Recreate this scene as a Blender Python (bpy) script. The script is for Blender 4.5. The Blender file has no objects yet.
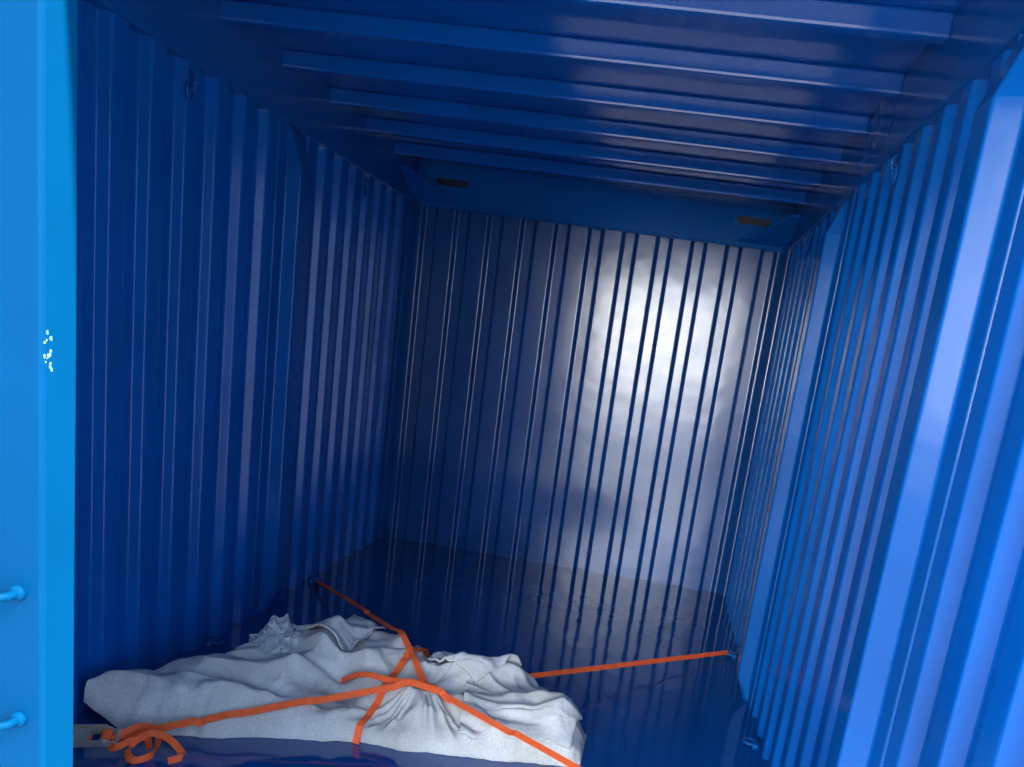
import bpy, bmesh, math, random
from mathutils import Vector, Matrix, noise
random.seed(3)
S=bpy.context.scene
try:
    S.view_settings.view_transform='Standard'
    S.view_settings.look='None'
except Exception as e: print(e)

W=2.30; D=4.784; HW=2.15; HB=2.335; HC=2.40; Y0=0.935
# ------------------------------------------------------------ materials
def mat(name):
    m=bpy.data.materials.new(name); m.use_nodes=True
    nt=m.node_tree; b=nt.nodes['Principled BSDF']; return m,nt,b
def paint(name,col,rough=0.28,bump=0.12,scale=6,dist=0.02,var=0.12,rvar=0.05,spec=0.5,coat=0.0):
    m,nt,b=mat(name); N=nt.nodes; L=nt.links
    tc=N.new('ShaderNodeTexCoord')
    n1=N.new('ShaderNodeTexNoise'); n1.inputs['Scale'].default_value=2.2; n1.inputs['Detail'].default_value=4
    L.new(tc.outputs['Object'],n1.inputs['Vector'])
    r=N.new('ShaderNodeValToRGB'); c=Vector(col)
    r.color_ramp.elements[0].position=.3; r.color_ramp.elements[1].position=.7
    r.color_ramp.elements[0].color=(*(c*(1-var)),1); r.color_ramp.elements[1].color=(*(c*(1+var)),1)
    L.new(n1.outputs['Fac'],r.inputs['Fac']); L.new(r.outputs['Color'],b.inputs['Base Color'])
    mr=N.new('ShaderNodeMapRange'); mr.inputs['To Min'].default_value=rough-rvar; mr.inputs['To Max'].default_value=rough+rvar
    n3=N.new('ShaderNodeTexNoise'); n3.inputs['Scale'].default_value=9; n3.inputs['Detail'].default_value=5
    L.new(tc.outputs['Object'],n3.inputs['Vector'])
    L.new(n3.outputs['Fac'],mr.inputs['Value']); L.new(mr.outputs['Result'],b.inputs['Roughness'])
    n2=N.new('ShaderNodeTexNoise'); n2.inputs['Scale'].default_value=scale; n2.inputs['Detail'].default_value=2
    L.new(tc.outputs['Object'],n2.inputs['Vector'])
    bp=N.new('ShaderNodeBump'); bp.inputs['Strength'].default_value=bump; bp.inputs['Distance'].default_value=dist
    L.new(n2.outputs['Fac'],bp.inputs['Height']); L.new(bp.outputs['Normal'],b.inputs['Normal'])
    b.inputs['Specular IOR Level'].default_value=spec
    b.inputs['Coat Weight'].default_value=coat
    return m
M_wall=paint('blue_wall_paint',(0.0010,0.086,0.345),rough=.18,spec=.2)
M_back_shade=paint('blue_wall_paint_shaded',(.001,.048,.20),rough=.22,scale=5,bump=.12,spec=.85)  # wall blue darkened, so the far end's shade sits in the colour
M_trim=paint('blue_trim_paint',(0.001,0.077,0.30),rough=.16,spec=.18)
M_roof=paint('blue_roof_paint',(.0010,.084,.37),rough=.12,scale=4,bump=.12,spec=.8)
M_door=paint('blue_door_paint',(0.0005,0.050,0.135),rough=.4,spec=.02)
M_floor=paint('blue_floor_paint',(0.001,0.058,0.24),rough=.07,bump=.10,scale=8,dist=.012,rvar=.025,spec=1.0)
def simple(name,col,rough,metal=0):
    m,nt,b=mat(name); N=nt.nodes;L=nt.links
    n=N.new('ShaderNodeTexNoise'); n.inputs['Scale'].default_value=60
    r=N.new('ShaderNodeValToRGB'); c=Vector(col)
    r.color_ramp.elements[0].color=(*(c*.75),1); r.color_ramp.elements[1].color=(*(c*1.2),1)
    tc=N.new('ShaderNodeTexCoord'); L.new(tc.outputs['Object'],n.inputs['Vector'])
    L.new(n.outputs['Fac'],r.inputs['Fac']); L.new(r.outputs['Color'],b.inputs['Base Color'])
    b.inputs['Roughness'].default_value=rough; b.inputs['Metallic'].default_value=metal
    return m
M_steel=simple('galvanised_steel',(.60,.54,.42),.4,.6)
M_strap=simple('orange_webbing',(1.0,.135,.028),.7)
M_conc=simple('concrete_yard',(.46,.45,.43),.9)
M_chip=simple('bare_primer',(.16,.30,.40),.6)
M_dark=simple('hollow_shade',(.002,.006,.02),.6)
# cloth
M_cloth,nt,b=mat('grey_felt_blanket'); N=nt.nodes;L=nt.links
tc=N.new('ShaderNodeTexCoord')
n=N.new('ShaderNodeTexNoise'); n.inputs['Scale'].default_value=150; n.inputs['Detail'].default_value=6
L.new(tc.outputs['Object'],n.inputs['Vector'])
r=N.new('ShaderNodeValToRGB'); r.color_ramp.elements[0].position=.3; r.color_ramp.elements[1].position=.72
r.color_ramp.elements[0].color=(.50,.495,.475,1); r.color_ramp.elements[1].color=(.66,.65,.63,1)
L.new(n.outputs['Fac'],r.inputs['Fac'])
nd=N.new('ShaderNodeTexNoise'); nd.inputs['Scale'].default_value=5; nd.inputs['Detail'].default_value=5
L.new(tc.outputs['Object'],nd.inputs['Vector'])
rd=N.new('ShaderNodeValToRGB'); rd.color_ramp.elements[0].position=.35; rd.color_ramp.elements[1].position=.6
rd.color_ramp.elements[0].color=(.80,.79,.76,1); rd.color_ramp.elements[1].color=(1,1,1,1)
L.new(nd.outputs['Fac'],rd.inputs['Fac'])
mx=N.new('ShaderNodeMix'); mx.data_type='RGBA'; mx.blend_type='MULTIPLY'; mx.inputs[0].default_value=1
L.new(r.outputs['Color'],mx.inputs[6]); L.new(rd.outputs['Color'],mx.inputs[7])
L.new(mx.outputs[2],b.inputs['Base Color'])
b.inputs['Roughness'].default_value=.7; b.inputs['Specular IOR Level'].default_value=.35
n2=N.new('ShaderNodeTexNoise'); n2.inputs['Scale'].default_value=38; n2.inputs['Detail'].default_value=7
L.new(tc.outputs['Object'],n2.inputs['Vector'])
bp=N.new('ShaderNodeBump'); bp.inputs['Strength'].default_value=.3; bp.inputs['Distance'].default_value=.010
L.new(n2.outputs['Fac'],bp.inputs['Height']); L.new(bp.outputs['Normal'],b.inputs['Normal'])
M_plastic,nt,b=mat('clear_plastic_film')
b.inputs['Base Color'].default_value=(.55,.60,.63,1); b.inputs['Roughness'].default_value=.06
b.inputs['Alpha'].default_value=.42; b.inputs['Coat Weight'].default_value=1

# ------------------------------------------------------------ helpers
def obj(name,verts,faces,m,parent=None,smooth=False):
    me=bpy.data.meshes.new(name); me.from_pydata([tuple(v) for v in verts],[],faces); me.update()
    bm=bmesh.new(); bm.from_mesh(me); bmesh.ops.recalc_face_normals(bm,faces=bm.faces); bm.to_mesh(me); bm.free()
    if smooth:
        for p in me.polygons: p.use_smooth=True
    me.materials.append(m)
    o=bpy.data.objects.new(name,me); S.collection.objects.link(o)
    if parent: o.parent=parent
    return o
class Geo:
    def __init__(s): s.v=[]; s.f=[]
    def add(s,v,f):
        k=len(s.v); s.v+= [tuple(a) for a in v]; s.f+=[tuple(i+k for i in q) for q in f]
    def box(s,x0,x1,y0,y1,z0,z1):
        s.add([(x0,y0,z0),(x1,y0,z0),(x1,y1,z0),(x0,y1,z0),(x0,y0,z1),(x1,y0,z1),(x1,y1,z1),(x0,y1,z1)],
              [(0,3,2,1),(4,5,6,7),(0,1,5,4),(1,2,6,5),(2,3,7,6),(3,0,4,7)])
    def prism(s,poly,fn,a,b):
        n=len(poly); v=[fn(p,a) for p in poly]+[fn(p,b) for p in poly]
        f=[tuple(range(n)),tuple(range(2*n-1,n-1,-1))]+[(i,(i+1)%n,n+(i+1)%n,n+i) for i in range(n)]
        s.add(v,f)
    def tube(s,pts,r,seg=10,closed=False):
        pts=[Vector(p) for p in pts]; n=len(pts); rings=[]
        for i,p in enumerate(pts):
            if closed: t=pts[(i+1)%n]-pts[i-1]
            else: t=pts[min(i+1,n-1)]-pts[max(i-1,0)]
            t.normalize(); a=t.orthogonal().normalized() if i==0 else (a-t*a.dot(t)).normalized(); bb=t.cross(a)
            rings.append([p+(a*math.cos(2*math.pi*k/seg)+bb*math.sin(2*math.pi*k/seg))*r for k in range(seg)])
        v=[q for R in rings for q in R]; f=[]
        for i in range(n if closed else n-1):
            j=(i+1)%n
            for k in range(seg): f.append((i*seg+k,i*seg+(k+1)%seg,j*seg+(k+1)%seg,j*seg+k))
        if not closed: f+= [tuple(range(seg))[::-1],tuple(range((n-1)*seg,n*seg))]
        s.add(v,f)
    def make(s,name,m,parent=None,bevel=0,smooth=False):
        o=obj(name,s.v,s.f,m,parent,smooth)
        if bevel:
            md=o.modifiers.new('bevel','BEVEL'); md.width=bevel; md.segments=2; md.limit_method='ANGLE'
            md.harden_normals=False
        return o
def round_poly(pts,r=.006,k=3):
    out=[pts[0]]
    for i in range(1,len(pts)-1):
        p=Vector(pts[i]); a=(Vector(pts[i-1])-p); c=(Vector(pts[i+1])-p)
        la,lc=a.length,c.length; a/=la; c/=lc; rr=min(r,la*.35,lc*.35)
        out.append(tuple(p+a*(rr*1.35)))
        for j in range(k+1):
            t=j/k; q=(p+a*rr)*(1-t)**2+p*2*t*(1-t)+(p+c*rr)*t*t; out.append(tuple(q))
        out.append(tuple(p+c*(rr*1.35)))
    out.append(pts[-1]); return out
def corr(s0,s1,pitch,dep,fin,fout,phase=0):
    n=max(1,round((s1-s0)/pitch)); p=(s1-s0)/n; sl=(p*(1-fin-fout))/2
    pts=[(s0,0)]
    s=s0
    for i in range(n):
        a=s+p*fin/2; b=a+sl; c=b+p*fout; d=c+sl
        pts+=[(a,0),(b,dep),(c,dep),(d,0)]; s+=p
    pts.append((s1,0)); return round_poly(pts)
def wall(name,poly,fn,z0,z1,m):
    v=[];f=[]
    zs=[z0,z0+.3,(z0+z1)/2,z1-.3,z1]; n=len(poly)
    for z in zs:
        for p in poly: v.append(fn(p[0],p[1],z))
    for j in range(len(zs)-1):
        for i in range(n-1): f.append((j*n+i,j*n+i+1,(j+1)*n+i+1,(j+1)*n+i))
    return obj(name,v,f,m,smooth=True)

# ------------------------------------------------------------ shell
dep=.036
segs=[(Y0+.06,1.70),(1.70,3.25),(3.25,D)]
def sidepoly():
    P=[]
    for a,b in segs:
        q=corr(a,b,.172,dep,.39,.39); P+= q if not P else q[1:]
    return P
wl=wall('wall_left',sidepoly(),lambda s,d,z:(-d,s,z),0,HW+.03,M_wall)
wr=wall('wall_right',sidepoly(),lambda s,d,z:(W+d,s,z),0,HW+.03,M_wall)
wb=wall('wall_back',corr(0,W,.21,.03,.54,.30),lambda s,d,z:(s,D+d,z),0,HW+.03,M_back_shade)
g=Geo(); g.box(-.1,W+.1,Y0,D+.1,-.12,0); g.make('floor',M_floor)
g=Geo(); g.box(-.08,W+.08,Y0,D+.08,HC,HC+.04)
for k in range(-2,6):
    y=2.25+.42*k+.0
    prof=[(y+.008,HC),(y+.010,HB),(y+.058,HB),(y+.060,HC)]
    g.prism(prof,lambda p,x:(x,p[0],p[1]),0.003,W-.003)
g.make('ceiling',M_roof,bevel=.009)
def rail(name,side):
    g=Geo(); X=lambda d:(d if side<0 else W-d)
    def bx(d0,d1,y0,y1,z0,z1):
        a,b=sorted((X(d0),X(d1))); g.box(a,b,y0,y1,z0,z1)
    bx(-.08,.008,Y0,D+.06,HW,HC+.02)
    g.make(name,M_trim,bevel=.004)
    g=Geo()
    bx(-.07,-.038,Y0,D+.06,-.02,.1)
    g.make('baseboard_left' if side<0 else 'baseboard_right',M_trim,bevel=.003)
rail('trim_1',-1); rail('trim_2',1)
g=Geo(); g.box(-.06,W+.06,D-.006,D+.09,HW,HC+.02)
g.box(0,W,D-.02,D,HW-.010,HW)
hd=g.make('trim_3',M_trim,bevel=.004)
# welded collars around flat dark ovals, slot shade painted on the rear header
for cxs in (.23,W-.23):
    pts=[]
    for i in range(28):
        t=2*math.pi*i/28; pts.append((cxs+(.08 if math.cos(t)>0 else -.08)+.026*math.cos(t),D-.008,2.295+.026*math.sin(t)))
    g=Geo(); g.tube(pts,.006,8,True); g.make('slot_collar',M_trim,hd,smooth=True)
    g=Geo(); g.add(pts+[(p[0],D-.005,p[2]) for p in pts],[tuple(range(28))]+[(i,(i+1)%28,28+(i+1)%28,28+i) for i in range(28)]); g.make('slot_shade',M_dark,hd)
g=Geo(); g.box(-.06,W+.06,D+.032,D+.06,-.02,.1); g.make('baseboard_back',M_back_shade,bevel=.003)
g=Geo()
for sx in (0,1):
    X=(lambda d:d) if sx==0 else (lambda d:W-d)
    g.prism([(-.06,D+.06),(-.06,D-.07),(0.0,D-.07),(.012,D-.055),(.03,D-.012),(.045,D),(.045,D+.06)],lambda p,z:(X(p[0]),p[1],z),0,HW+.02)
g.make('trim_4',M_back_shade,bevel=.004)
def gusset(name,side):
    X=(lambda d:d) if side<0 else (lambda d:W-d)
    bm=bmesh.new()
    outer=[(0,0),(.30,0),(.30,-.03),(.22,-.07),(.11,-.24),(.05,-.32),(0,-.32)]
    Z=lambda yy: HW+.025-yy*.38
    ov=[bm.verts.new((X(a),D+b,Z(b))) for a,b in outer]
    bm.faces.new(ov)
    me=bpy.data.meshes.new(name); bm.to_mesh(me); bm.free(); me.materials.append(M_wall)
    o=bpy.data.objects.new(name,me); S.collection.objects.link(o)
    md=o.modifiers.new('s','SOLIDIFY'); md.thickness=.014; md.offset=0
    md=o.modifiers.new('b','BEVEL'); md.width=.004; md.segments=2
gusset('trim_5',-1); gusset('trim_6',1)

def post(name,side,yc):
    X=(lambda d:d) if side<0 else (lambda d:W-d)
    levels=[(0,.35),(.10,1),(HW-.16,1),(HW-.03,.25),(HW,.0)]
    prot=.065
    prof=round_poly([(yc-.13,-.012),(yc-.128,.004),(yc-.066,.006),(yc-.045,prot),(yc+.045,prot),(yc+.07,.002),(yc+.13,-.012)],.007,4)
    v=[];f=[];n=len(prof)
    for z,k in levels:
        for y,d in prof: v.append((X(d*k if d>0.006 else d),y,z))
    for j in range(len(levels)-1):
        for i in range(n-1): f.append((j*n+i,j*n+i+1,(j+1)*n+i+1,(j+1)*n+i))
    return obj(name,v,f,M_trim)
n=7
for side in (-1,1):
    for yc in (1.69,3.25):
        post('trim_%d'%n,side,yc); n+=1

# front frame
g=Geo()
g.box(-.12,0.02,Y0-.0,Y0+.1,-.12,HC+.04); g.box(W+.0,W+.12,Y0,Y0+.08,-.12,HC+.04)
g.box(.02,W+.0,Y0,Y0+.08,HC-.18,HC+.04)
g.make('trim_11',M_trim,bevel=.006)
yf=.937; yb=1.0
XE=1.7026-.825*yb
g=Geo()
g.box(XE-.09,XE,yf,yb,.02,HC-.19)
g.box(.03,.09,yf,yb,.02,HC-.19)
g.box(.09,XE-.09,yf,yb,.02,.10); g.box(.09,XE-.09,yf,yb,HC-.27,HC-.19)
d=g.make('door_1',M_door,bevel=.006)
q=corr(.09,XE-.09,.17,.04,.4,.3)
dp=wall('door_panel',q,lambda s,dd,z:(s,yf+.004+dd,z),.1,HC-.27,M_door); dp.parent=d
g=Geo()
for z in (.955,.757):
    g.tube([(XE-.17,yf-.042,z),(XE-.078,yf-.042,z),(XE-.050,yf-.037,z),(XE-.038,yf-.020,z),(XE-.038,yf+.002,z)],.0065,12)
    g.tube([(XE-.038,yf-.008,z),(XE-.038,yf+.002,z)],.012,12)
g.tube([(XE-.17,yf-.042,.5),(XE-.17,yf-.042,1.9)],.014,12)
h=g.make('lock_rod',M_door,d,smooth=True)
g=Geo()
for i in range(14):
    y=yf+.003+random.random()*.012; z=1.235+random.random()*.10; a=random.uniform(.0007,.0023)
    k=7; v=[(XE+.0006,y+a*random.uniform(.5,1.3)*math.cos(t),z+1.5*a*random.uniform(.5,1.3)*math.sin(t)) for t in [2*math.pi*j/k for j in range(k)]]
    g.add(v+[(XE-.001,p[1],p[2]) for p in v],[tuple(range(k))]+[(j,(j+1)%k,k+(j+1)%k,k+j) for j in range(k)])
g.make('paint_chips',M_chip,d)
g=Geo(); g.box(W+.13,W+.175,Y0+.12,Y0+.18,.02,HC-.19); g.box(W+.13,W+.175,Y0+1.18,Y0+1.24,.02,HC-.19)
g.box(W+.13,W+.175,Y0+.18,Y0+1.18,.02,.1); g.box(W+.13,W+.175,Y0+.18,Y0+1.18,HC-.27,HC-.19)
d2=g.make('door_2',M_door,bevel=.006)
dp=wall('door_panel',corr(Y0+.18,Y0+1.18,.17,.03,.4,.3),lambda s,dd,z:(W+.14+dd,s,z),.1,HC-.27,M_door); dp.parent=d2

g=Geo(); g.box(-30,30,-30,30,-.22,-.125); g.make('ground',M_conc)

def ring(name,p,axis,r=.028,t=.006):
    g=Geo(); p=Vector(p)
    if axis=='wall':
        s=1 if p.x<1 else -1
        g.tube([p+Vector((s*.006,math.cos(a)*r,math.sin(a)*r*1.2-.03)) for a in [2*math.pi*i/24 for i in range(24)]],t,8,True)
        g.tube([p+Vector((0,-.0,.03)),p+Vector((s*.02,0,.015)),p+Vector((s*.02,0,-.01)),p+Vector((0,0,-.02))],t,8)
    else:
        s=axis
        g.tube([p+Vector((s*(math.cos(a)*r+.02),math.sin(a)*r,.012)) for a in [2*math.pi*i/24 for i in range(24)]],t,8,True)
        g.box(p.x-.012,p.x+.012,p.y-.03,p.y+.03,0,.022)
    return g.make(name,M_trim,smooth=True)
for y in (2.53,4.0):
    ring('lashing_ring',(0.004,y,2.09),'wall',.022,.005); ring('lashing_ring',(W-.004,y,2.09),'wall',.022,.005)
for y in (1.95,2.78,3.70):
    ring('lashing_ring',(.02,y,.006),1,.024); ring('lashing_ring',(W-.02,y,.006),-1,.024)

# ------------------------------------------------------------ blanket bundle
T=[# x, front, back, height
(.03,2.05,2.09,.05),(.10,2.055,2.30,.10),(.18,2.07,2.50,.155),(.28,2.10,2.68,.195),(.40,2.12,2.86,.20),(.55,2.18,3.02,.19),
(.70,2.23,3.02,.18),(.88,2.28,2.96,.165),(1.05,2.28,2.92,.155),(1.20,2.30,2.95,.14),(1.40,2.34,2.90,.13),(1.53,2.37,2.80,.125),(1.60,2.39,2.70,.115),(1.63,2.41,2.64,.09)]
def tab(x,i):
    x=max(T[0][0],min(T[-1][0],x))
    for a,b in zip(T,T[1:]):
        if x<=b[0]:
            t=(x-a[0])/(b[0]-a[0]); return a[i]*(1-t)+b[i]*t
    return T[-1][i]
HUB=Vector((1.03,2.47))
def nz(*a): return noise.noise(Vector(a))
RID=[((.30,2.45),(.56,2.90),.06,.025),((.58,2.60),(.60,2.96),.05,.05),((.62,2.93),(.95,2.6),.045,.035),((.10,2.2),(.6,2.45),.06,.02),
     ((1.1,2.6),(1.38,2.80),.03,.035),((1.1,2.44),(1.5,2.46),.035,.02),((.75,2.40),(.60,2.80),.05,-.03),((1.15,2.5),(1.55,2.66),.03,-.02),
     ((.15,2.25),(.75,2.33),.022,-.020),((.35,2.2),(.9,2.36),.018,.012),((.2,2.42),(.85,2.5),.02,-.018),((.25,2.52),(.80,2.56),.025,.012),((1.2,2.34),(1.1,2.46),.018,-.016),((1.35,2.36),(1.15,2.48),.018,.014),
     ((.42,2.55),(.52,2.92),.022,-.022),((.68,2.62),(.70,2.95),.022,-.022)]
def segd(p,a,b):
    a=Vector(a);b=Vector(b);t=max(0,min(1,(p-a).dot(b-a)/(b-a).length_squared)); return (p-(a+(b-a)*t)).length
def FB(x):
    F=tab(x,1)+.018*nz(x*7,1.3,0)+.008*nz(x*23,4,0); B=tab(x,2)+.05*nz(x*6,9.1,0)+.02*nz(x*17,7,0)
    return F,B
def sm(n,s=2.4,e=.10):
    return 1-(math.sqrt((n*s)**2+e*e)-e)
def surf(x,y,fine=True):
    if x<T[0][0]-.001 or x>T[-1][0]+.001: return 0
    F,B=FB(x)
    v=(y-F)/(B-F)
    if v<=0 or v>=1: return 0
    h=tab(x,3); xx=(T[-1][0]-x)/.10
    end=min(1,max(0,xx))**.5 if xx<1 else 1
    sh=(math.sin(math.pi*min(1,v*1.0)**.85))**.6 if v<.5 else math.sin(math.pi*v**.85)**.7
    p=Vector((x,y)); q=p-HUB; rr=q.length; th=math.atan2(q.y,q.x)
    edge=min(1,v/.10,(1-v)/.12)
    wr=0
    fr=sm(nz(math.cos(th)*3.6+5,math.sin(th)*3.6,rr*.9),2.2)
    wr+=.034*(fr-.6)*min(1,rr/.25)
    w2=Vector((x+.08*nz(x*3,y*3,1),y+.08*nz(x*3,y*3,8)))
    wr+=.036*sm(nz(w2.x*2.0+w2.y*1.6,w2.y*4-w2.x*1.4,2),2.4,.06)-.006
    wr+=.015*sm(nz(w2.x*4-w2.y*2.5,w2.y*9-w2.x*3,5),2.6,.08)-.006
    wr+=.006*sm(nz(w2.x*11+w2.y*5,w2.y*14-w2.x*5,9),2.6,.12)-.002
    for a,b2,w,am in RID:
        dd=segd(p,a,b2); wr+=am*math.exp(-(dd/w)**2)
    tie=math.exp(-(segd(p,(.88,2.2),(.98,2.9))/.05)**2)*.022+math.exp(-(rr/.12)**2)*.015
    z=h*sh*end+ (wr-.008)*edge*min(1,end+.3) - tie*edge
    zb=.10*max(0,1-x/.18)
    return max(.004,z)+zb
nx,ny=500,230
v=[];f=[]
for i in range(nx+1):
    x=T[0][0]+(T[-1][0]-T[0][0])*i/nx
    F,B=FB(x)
    for j in range(ny+1):
        t=j/ny; t=(1-math.cos(math.pi*t))/2
        y=F+(B-F)*t
        z=surf(x,min(max(y,F+1e-4),B-1e-4)) 
        zb=.10*max(0,1-x/.18)
        if j in(0,ny): z=zb+.001
        v.append((x,y,z))
for i in range(nx):
    for j in range(ny):
        a=i*(ny+1)+j; f.append((a,a+ny+1,a+ny+2,a+1))
k=len(v)
for i in range(nx+1):
    a=v[i*(ny+1)]; c=v[i*(ny+1)+ny]; v.append((a[0],(a[1]+c[1])/2,a[2]))
for i in range(nx):
    f.append((i*(ny+1),k+i,k+i+1,(i+1)*(ny+1))); f.append((i*(ny+1)+ny,(i+1)*(ny+1)+ny,k+i+1,k+i))
for e in (0,nx): f.append(tuple([e*(ny+1)+j for j in range(ny+1)]+[k+e]))
bundle=obj('blanket_wrapped_bundle',v,f,M_cloth,smooth=True)
def flap(name,c4,off,amp,seed,n=60):
    c4=[Vector(c) for c in c4]; v=[];f=[]
    for i in range(n+1):
        for j in range(n+1):
            a=i/n;b_=j/n
            p=c4[0]*(1-a)*(1-b_)+c4[1]*a*(1-b_)+c4[2]*a*b_+c4[3]*(1-a)*b_
            p=p+Vector((.012*nz(a*4,b_*4,seed),.012*nz(a*4,b_*4,seed+9)))
            z=max(surf(p.x,p.y),max(surf(p.x+dx,p.y+dy)-.01 for dx,dy in((.015,0),(-.015,0),(0,.015),(0,-.015))))
            lift=amp*(.5+.8*nz(a*3.2,b_*3.2,seed*2.1))
            v.append((p.x,p.y,z+off+max(0,lift)))
    for i in range(n):
        for j in range(n):
            a=i*(n+1)+j; f.append((a,a+n+1,a+n+2,a+1))
    o=obj(name,v,f,M_cloth,bundle,smooth=True)
    md=o.modifiers.new('s','SOLIDIFY'); md.thickness=.007; md.offset=1
    return o
flap('flap_1',[(1.20,2.33),(1.585,2.385),(1.60,2.60),(1.16,2.55)],.008,.014,3.1)
flap('flap_2',[(.99,2.62),(1.20,2.56),(1.33,2.80),(1.02,2.86)],.006,.03,7.7)
flap('flap_3',[(.42,2.66),(.66,2.58),(.74,2.84),(.52,2.94)],.004,.022,15.7)

# ------------------------------------------------------------ straps
def ribbon(name,pts,w,parent,side=None,th=.002,tilt=.7):
    pts=[Vector(p) for p in pts]; v=[];f=[]
    for i,p in enumerate(pts):
        t=(pts[min(i+1,len(pts)-1)]-pts[max(i-1,0)]).normalized()
        s=t.cross(Vector((0,-tilt,1)).normalized()) if side is None else Vector(side[i] if isinstance(side,list) else side)
        s=(s-t*s.dot(t)).normalized()
        v+=[p-s*w/2,p+s*w/2]
    for i in range(len(pts)-1): f.append((2*i,2*i+1,2*i+3,2*i+2))
    o=obj(name,v,f,M_strap,parent,smooth=False)
    md=o.modifiers.new('s','SOLIDIFY'); md.thickness=th; md.offset=0
    return o
def top(x,y): return max(surf(x+a,y+b_) for a in(-.012,0,.012) for b_ in(-.012,0,.012))
def taut(A,B,zA=None,zB=None,off=.011,n=90):
    A=Vector(A);B=Vector(B); P=[]
    for i in range(n+1):
        t=i/n; p=A.lerp(B,t); z=top(p.x,p.y)+off
        if i==0 and zA is not None: z=zA
        if i==n and zB is not None: z=zB
        P.append((t*(B-A).length,z,p))
    hull=[]
    for q in P:
        while len(hull)>=2 and (hull[-1][0]-hull[-2][0])*(q[1]-hull[-2][1])-(hull[-1][1]-hull[-2][1])*(q[0]-hull[-2][0])>=0: hull.pop()
        hull.append(q)
    out=[];hi=0
    for s,z,p in P:
        while hi<len(hull)-2 and s>hull[hi+1][0]: hi+=1
        a,c=hull[hi],hull[hi+1]; t=(s-a[0])/(c[0]-a[0]); zz=a[1]+(c[1]-a[1])*t
        if top(p.x,p.y)>0: zz=zz*.6+(min(zz,max(z,zz-.02)))*.4
        out.append((p.x,p.y,zz))
    return out
straps=bpy.data.objects.new('ratchet_strap',None); S.collection.objects.link(straps)
ZH=top(*HUB)+.014
w=.028
ribbon('strap_1',taut((.20,2.00),HUB,.03,ZH),w*.9,straps,tilt=.9)
ribbon('strap_2',[Vector((1.22,2.655,.125)).lerp(Vector((2.25,3.70,.022)),i/30) for i in range(31)],w*.95,straps,tilt=.5)
ribbon('strap_3',taut((.045,3.68),HUB,.022,ZH+.004),w*.85,straps,tilt=.1)
ribbon('strap_4',taut((HUB.x-.02,HUB.y+.005),(2.25,1.96),ZH+.004,.022),w*.85,straps,tilt=.4)
ribbon('strap_5',taut((.72,2.46),(1.14,2.43),None,None,.012),w*.8,straps)
F,B=FB(.87)
P=[(.868,F-.012,.0015)]+[(.868+.1*t,F-.012+(B+.01-F)*t,top(.868+.1*t,F-.012+(B+.01-F)*t)+.007) for t in [i/40 for i in range(1,40)]]+[(.97,B+.012,.002)]
P[1]=(P[1][0],P[1][1]-.0,max(P[1][2],.06))
ribbon('strap_6',P,w*.9,straps,side=(1,-.1,0))
g=Geo()
M0=Matrix.Translation((.165,1.955,.04))@Matrix.Rotation(.40,4,'Z')@Matrix.Rotation(.45,4,'X')@Matrix.Scale(1.15,4)
def tb(x0,x1,y0,y1,z0,z1):
    g2=Geo(); g2.box(x0,x1,y0,y1,z0,z1); g.add([M0@Vector(a) for a in g2.v],g2.f)
for s in(-1,1):
    tb(-.06,.05,s*.020-.0015,s*.020+.0015,-.008,.014)
    tb(-.075,.02,s*.025-.0015,s*.025+.0015,.010,.026)
    g.tube([M0@Vector((.02,s*.018,.008)),M0@Vector((.02,s*.023,.008))],.018,16)
g.tube([M0@Vector((.02,-.026,.008)),M0@Vector((.02,.026,.008))],.011,12)
g.tube([M0@Vector((-.07,-.027,.02)),M0@Vector((-.07,.027,.02))],.008,12)
g.tube([M0@Vector((.047,-.024,.004)),M0@Vector((.047,.024,.004))],.005,10)
tb(-.055,-.015,-.017,.017,.016,.019)
g.make('ratchet_buckle',M_steel,straps)
g=Geo(); g.tube([M0@Vector((.02,-.015,.008)),M0@Vector((.02,.015,.008))],.015,16); g.make('webbing_roll',M_strap,straps,smooth=False)
ribbon('strap_7',[(.03,1.925,.02),(.06,1.93,.03),(.11,1.94,.035),(.15,1.95,.04)],w*.9,straps)
def spl(P,n=10):
    P=[Vector(p) for p in P]; out=[]
    for i in range(len(P)-1):
        a=P[max(i-1,0)];b_=P[i];c=P[i+1];d_=P[min(i+2,len(P)-1)]
        for k in range(n):
            t=k/n; out.append(.5*((2*b_)+(c-a)*t+(2*a-5*b_+4*c-d_)*t*t+(3*b_-a-3*c+d_)*t**3))
    out.append(P[-1]); return out
ribbon('strap_tail_1',spl([(.20,1.97,.035),(.25,2.03,.06),(.31,2.03,.05),(.34,1.97,.02),(.31,1.92,.016),(.27,1.95,.03),(.30,2.00,.06),(.36,2.01,.05),(.42,1.99,.016),(.40,1.95,.015)]),w*.75,straps,side=(.1,.75,.65))
ribbon('strap_tail_2',spl([(.20,1.96,.03),(.23,1.94,.03),(.265,1.97,.045),(.28,2.02,.03),(.31,1.99,.014)]),w*.75,straps,side=(.2,.6,.7))

v=[];f=[];n=16
for i in range(n+1):
    for j in range(n+1):
        x=.33+.17*i/n; y=2.48+.16*j/n
        v.append((x+.03*nz(i*.4,j*.4,4),y+.03*nz(i*.4,j*.4,14),surf(x,y)+.014+.05*abs(nz(i*.31,j*.31,21))))
for i in range(n):
    for j in range(n):
        a=i*(n+1)+j; f.append((a,a+n+1,a+n+2)); f.append((a,a+n+2,a+1))
obj('plastic_film',v,f,M_plastic,bundle)

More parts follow.
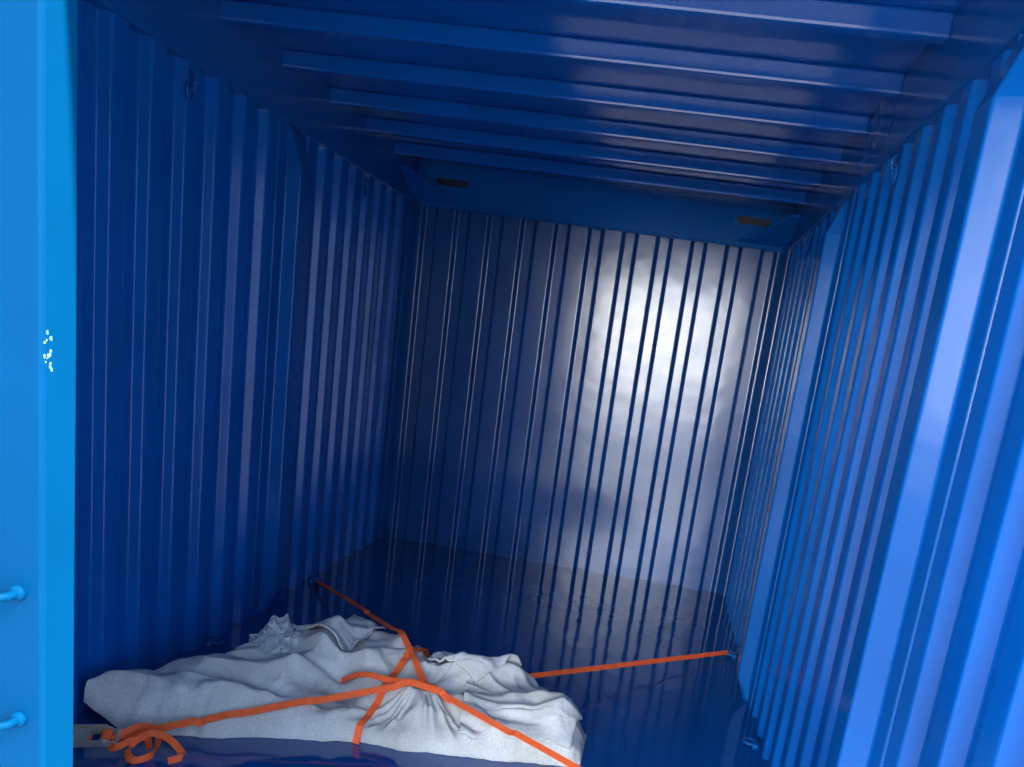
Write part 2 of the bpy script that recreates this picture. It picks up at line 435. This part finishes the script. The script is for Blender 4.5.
# ------------------------------------------------------------ light
wd=bpy.data.worlds.new('sky'); S.world=wd; wd.use_nodes=True
nt=wd.node_tree; N=nt.nodes; L=nt.links; bg=N['Background']
tcn=N.new('ShaderNodeTexCoord')
dot=N.new('ShaderNodeVectorMath'); dot.operation='DOT_PRODUCT'; dot.inputs[1].default_value=Vector((-0.14,-1,.04)).normalized()
nrm=N.new('ShaderNodeVectorMath'); nrm.operation='NORMALIZE'
L.new(tcn.outputs['Generated'],nrm.inputs[0]); L.new(nrm.outputs[0],dot.inputs[0])
cr=N.new('ShaderNodeValToRGB'); L.new(dot.outputs['Value'],cr.inputs['Fac']); L.new(cr.outputs['Color'],bg.inputs['Color'])
e=cr.color_ramp.elements
e[0].position=.0; e[0].color=(.05,.08,.13,1)
e[1].position=1.0; e[1].color=(1,1,.98,1)
k=e.new(.75); k.color=(.07,.10,.15,1)
k=e.new(.94); k.color=(.18,.22,.27,1)
k=e.new(.985); k.color=(.80,.85,.90,1)
bg.inputs['Strength'].default_value=24
sd=bpy.data.lights.new('sun','SUN'); sd.energy=18; sd.angle=.02; sd.color=(1,.95,.88)
so=bpy.data.objects.new('sun',sd); S.collection.objects.link(so)
so.rotation_euler=Vector((-.9,.08,-1.0)).to_track_quat('-Z','Y').to_euler()

# ------------------------------------------------------------ camera
cx,cz,yaw,pitch,roll,fpx,sx,sy=1.7026,1.4050,-0.0889,-0.2012,0.1442,751.89,65.27,122.21
fw=Vector((math.sin(yaw)*math.cos(pitch),math.cos(yaw)*math.cos(pitch),math.sin(pitch)))
r0=Vector((math.cos(yaw),-math.sin(yaw),0)); u0=r0.cross(fw)
r2=r0*math.cos(roll)+u0*math.sin(roll); u2=-r0*math.sin(roll)+u0*math.cos(roll)
cd=bpy.data.cameras.new('camera'); co=bpy.data.objects.new('camera',cd); S.collection.objects.link(co)
m=Matrix((r2,u2,-fw)).transposed().to_4x4(); m.translation=Vector((cx,0,cz)); co.matrix_world=m
cd.sensor_width=36; cd.sensor_fit='HORIZONTAL'; cd.lens=fpx/1024*36
cd.shift_x=-sx/1024; cd.shift_y=sy/1024; cd.clip_start=.02
S.camera=co
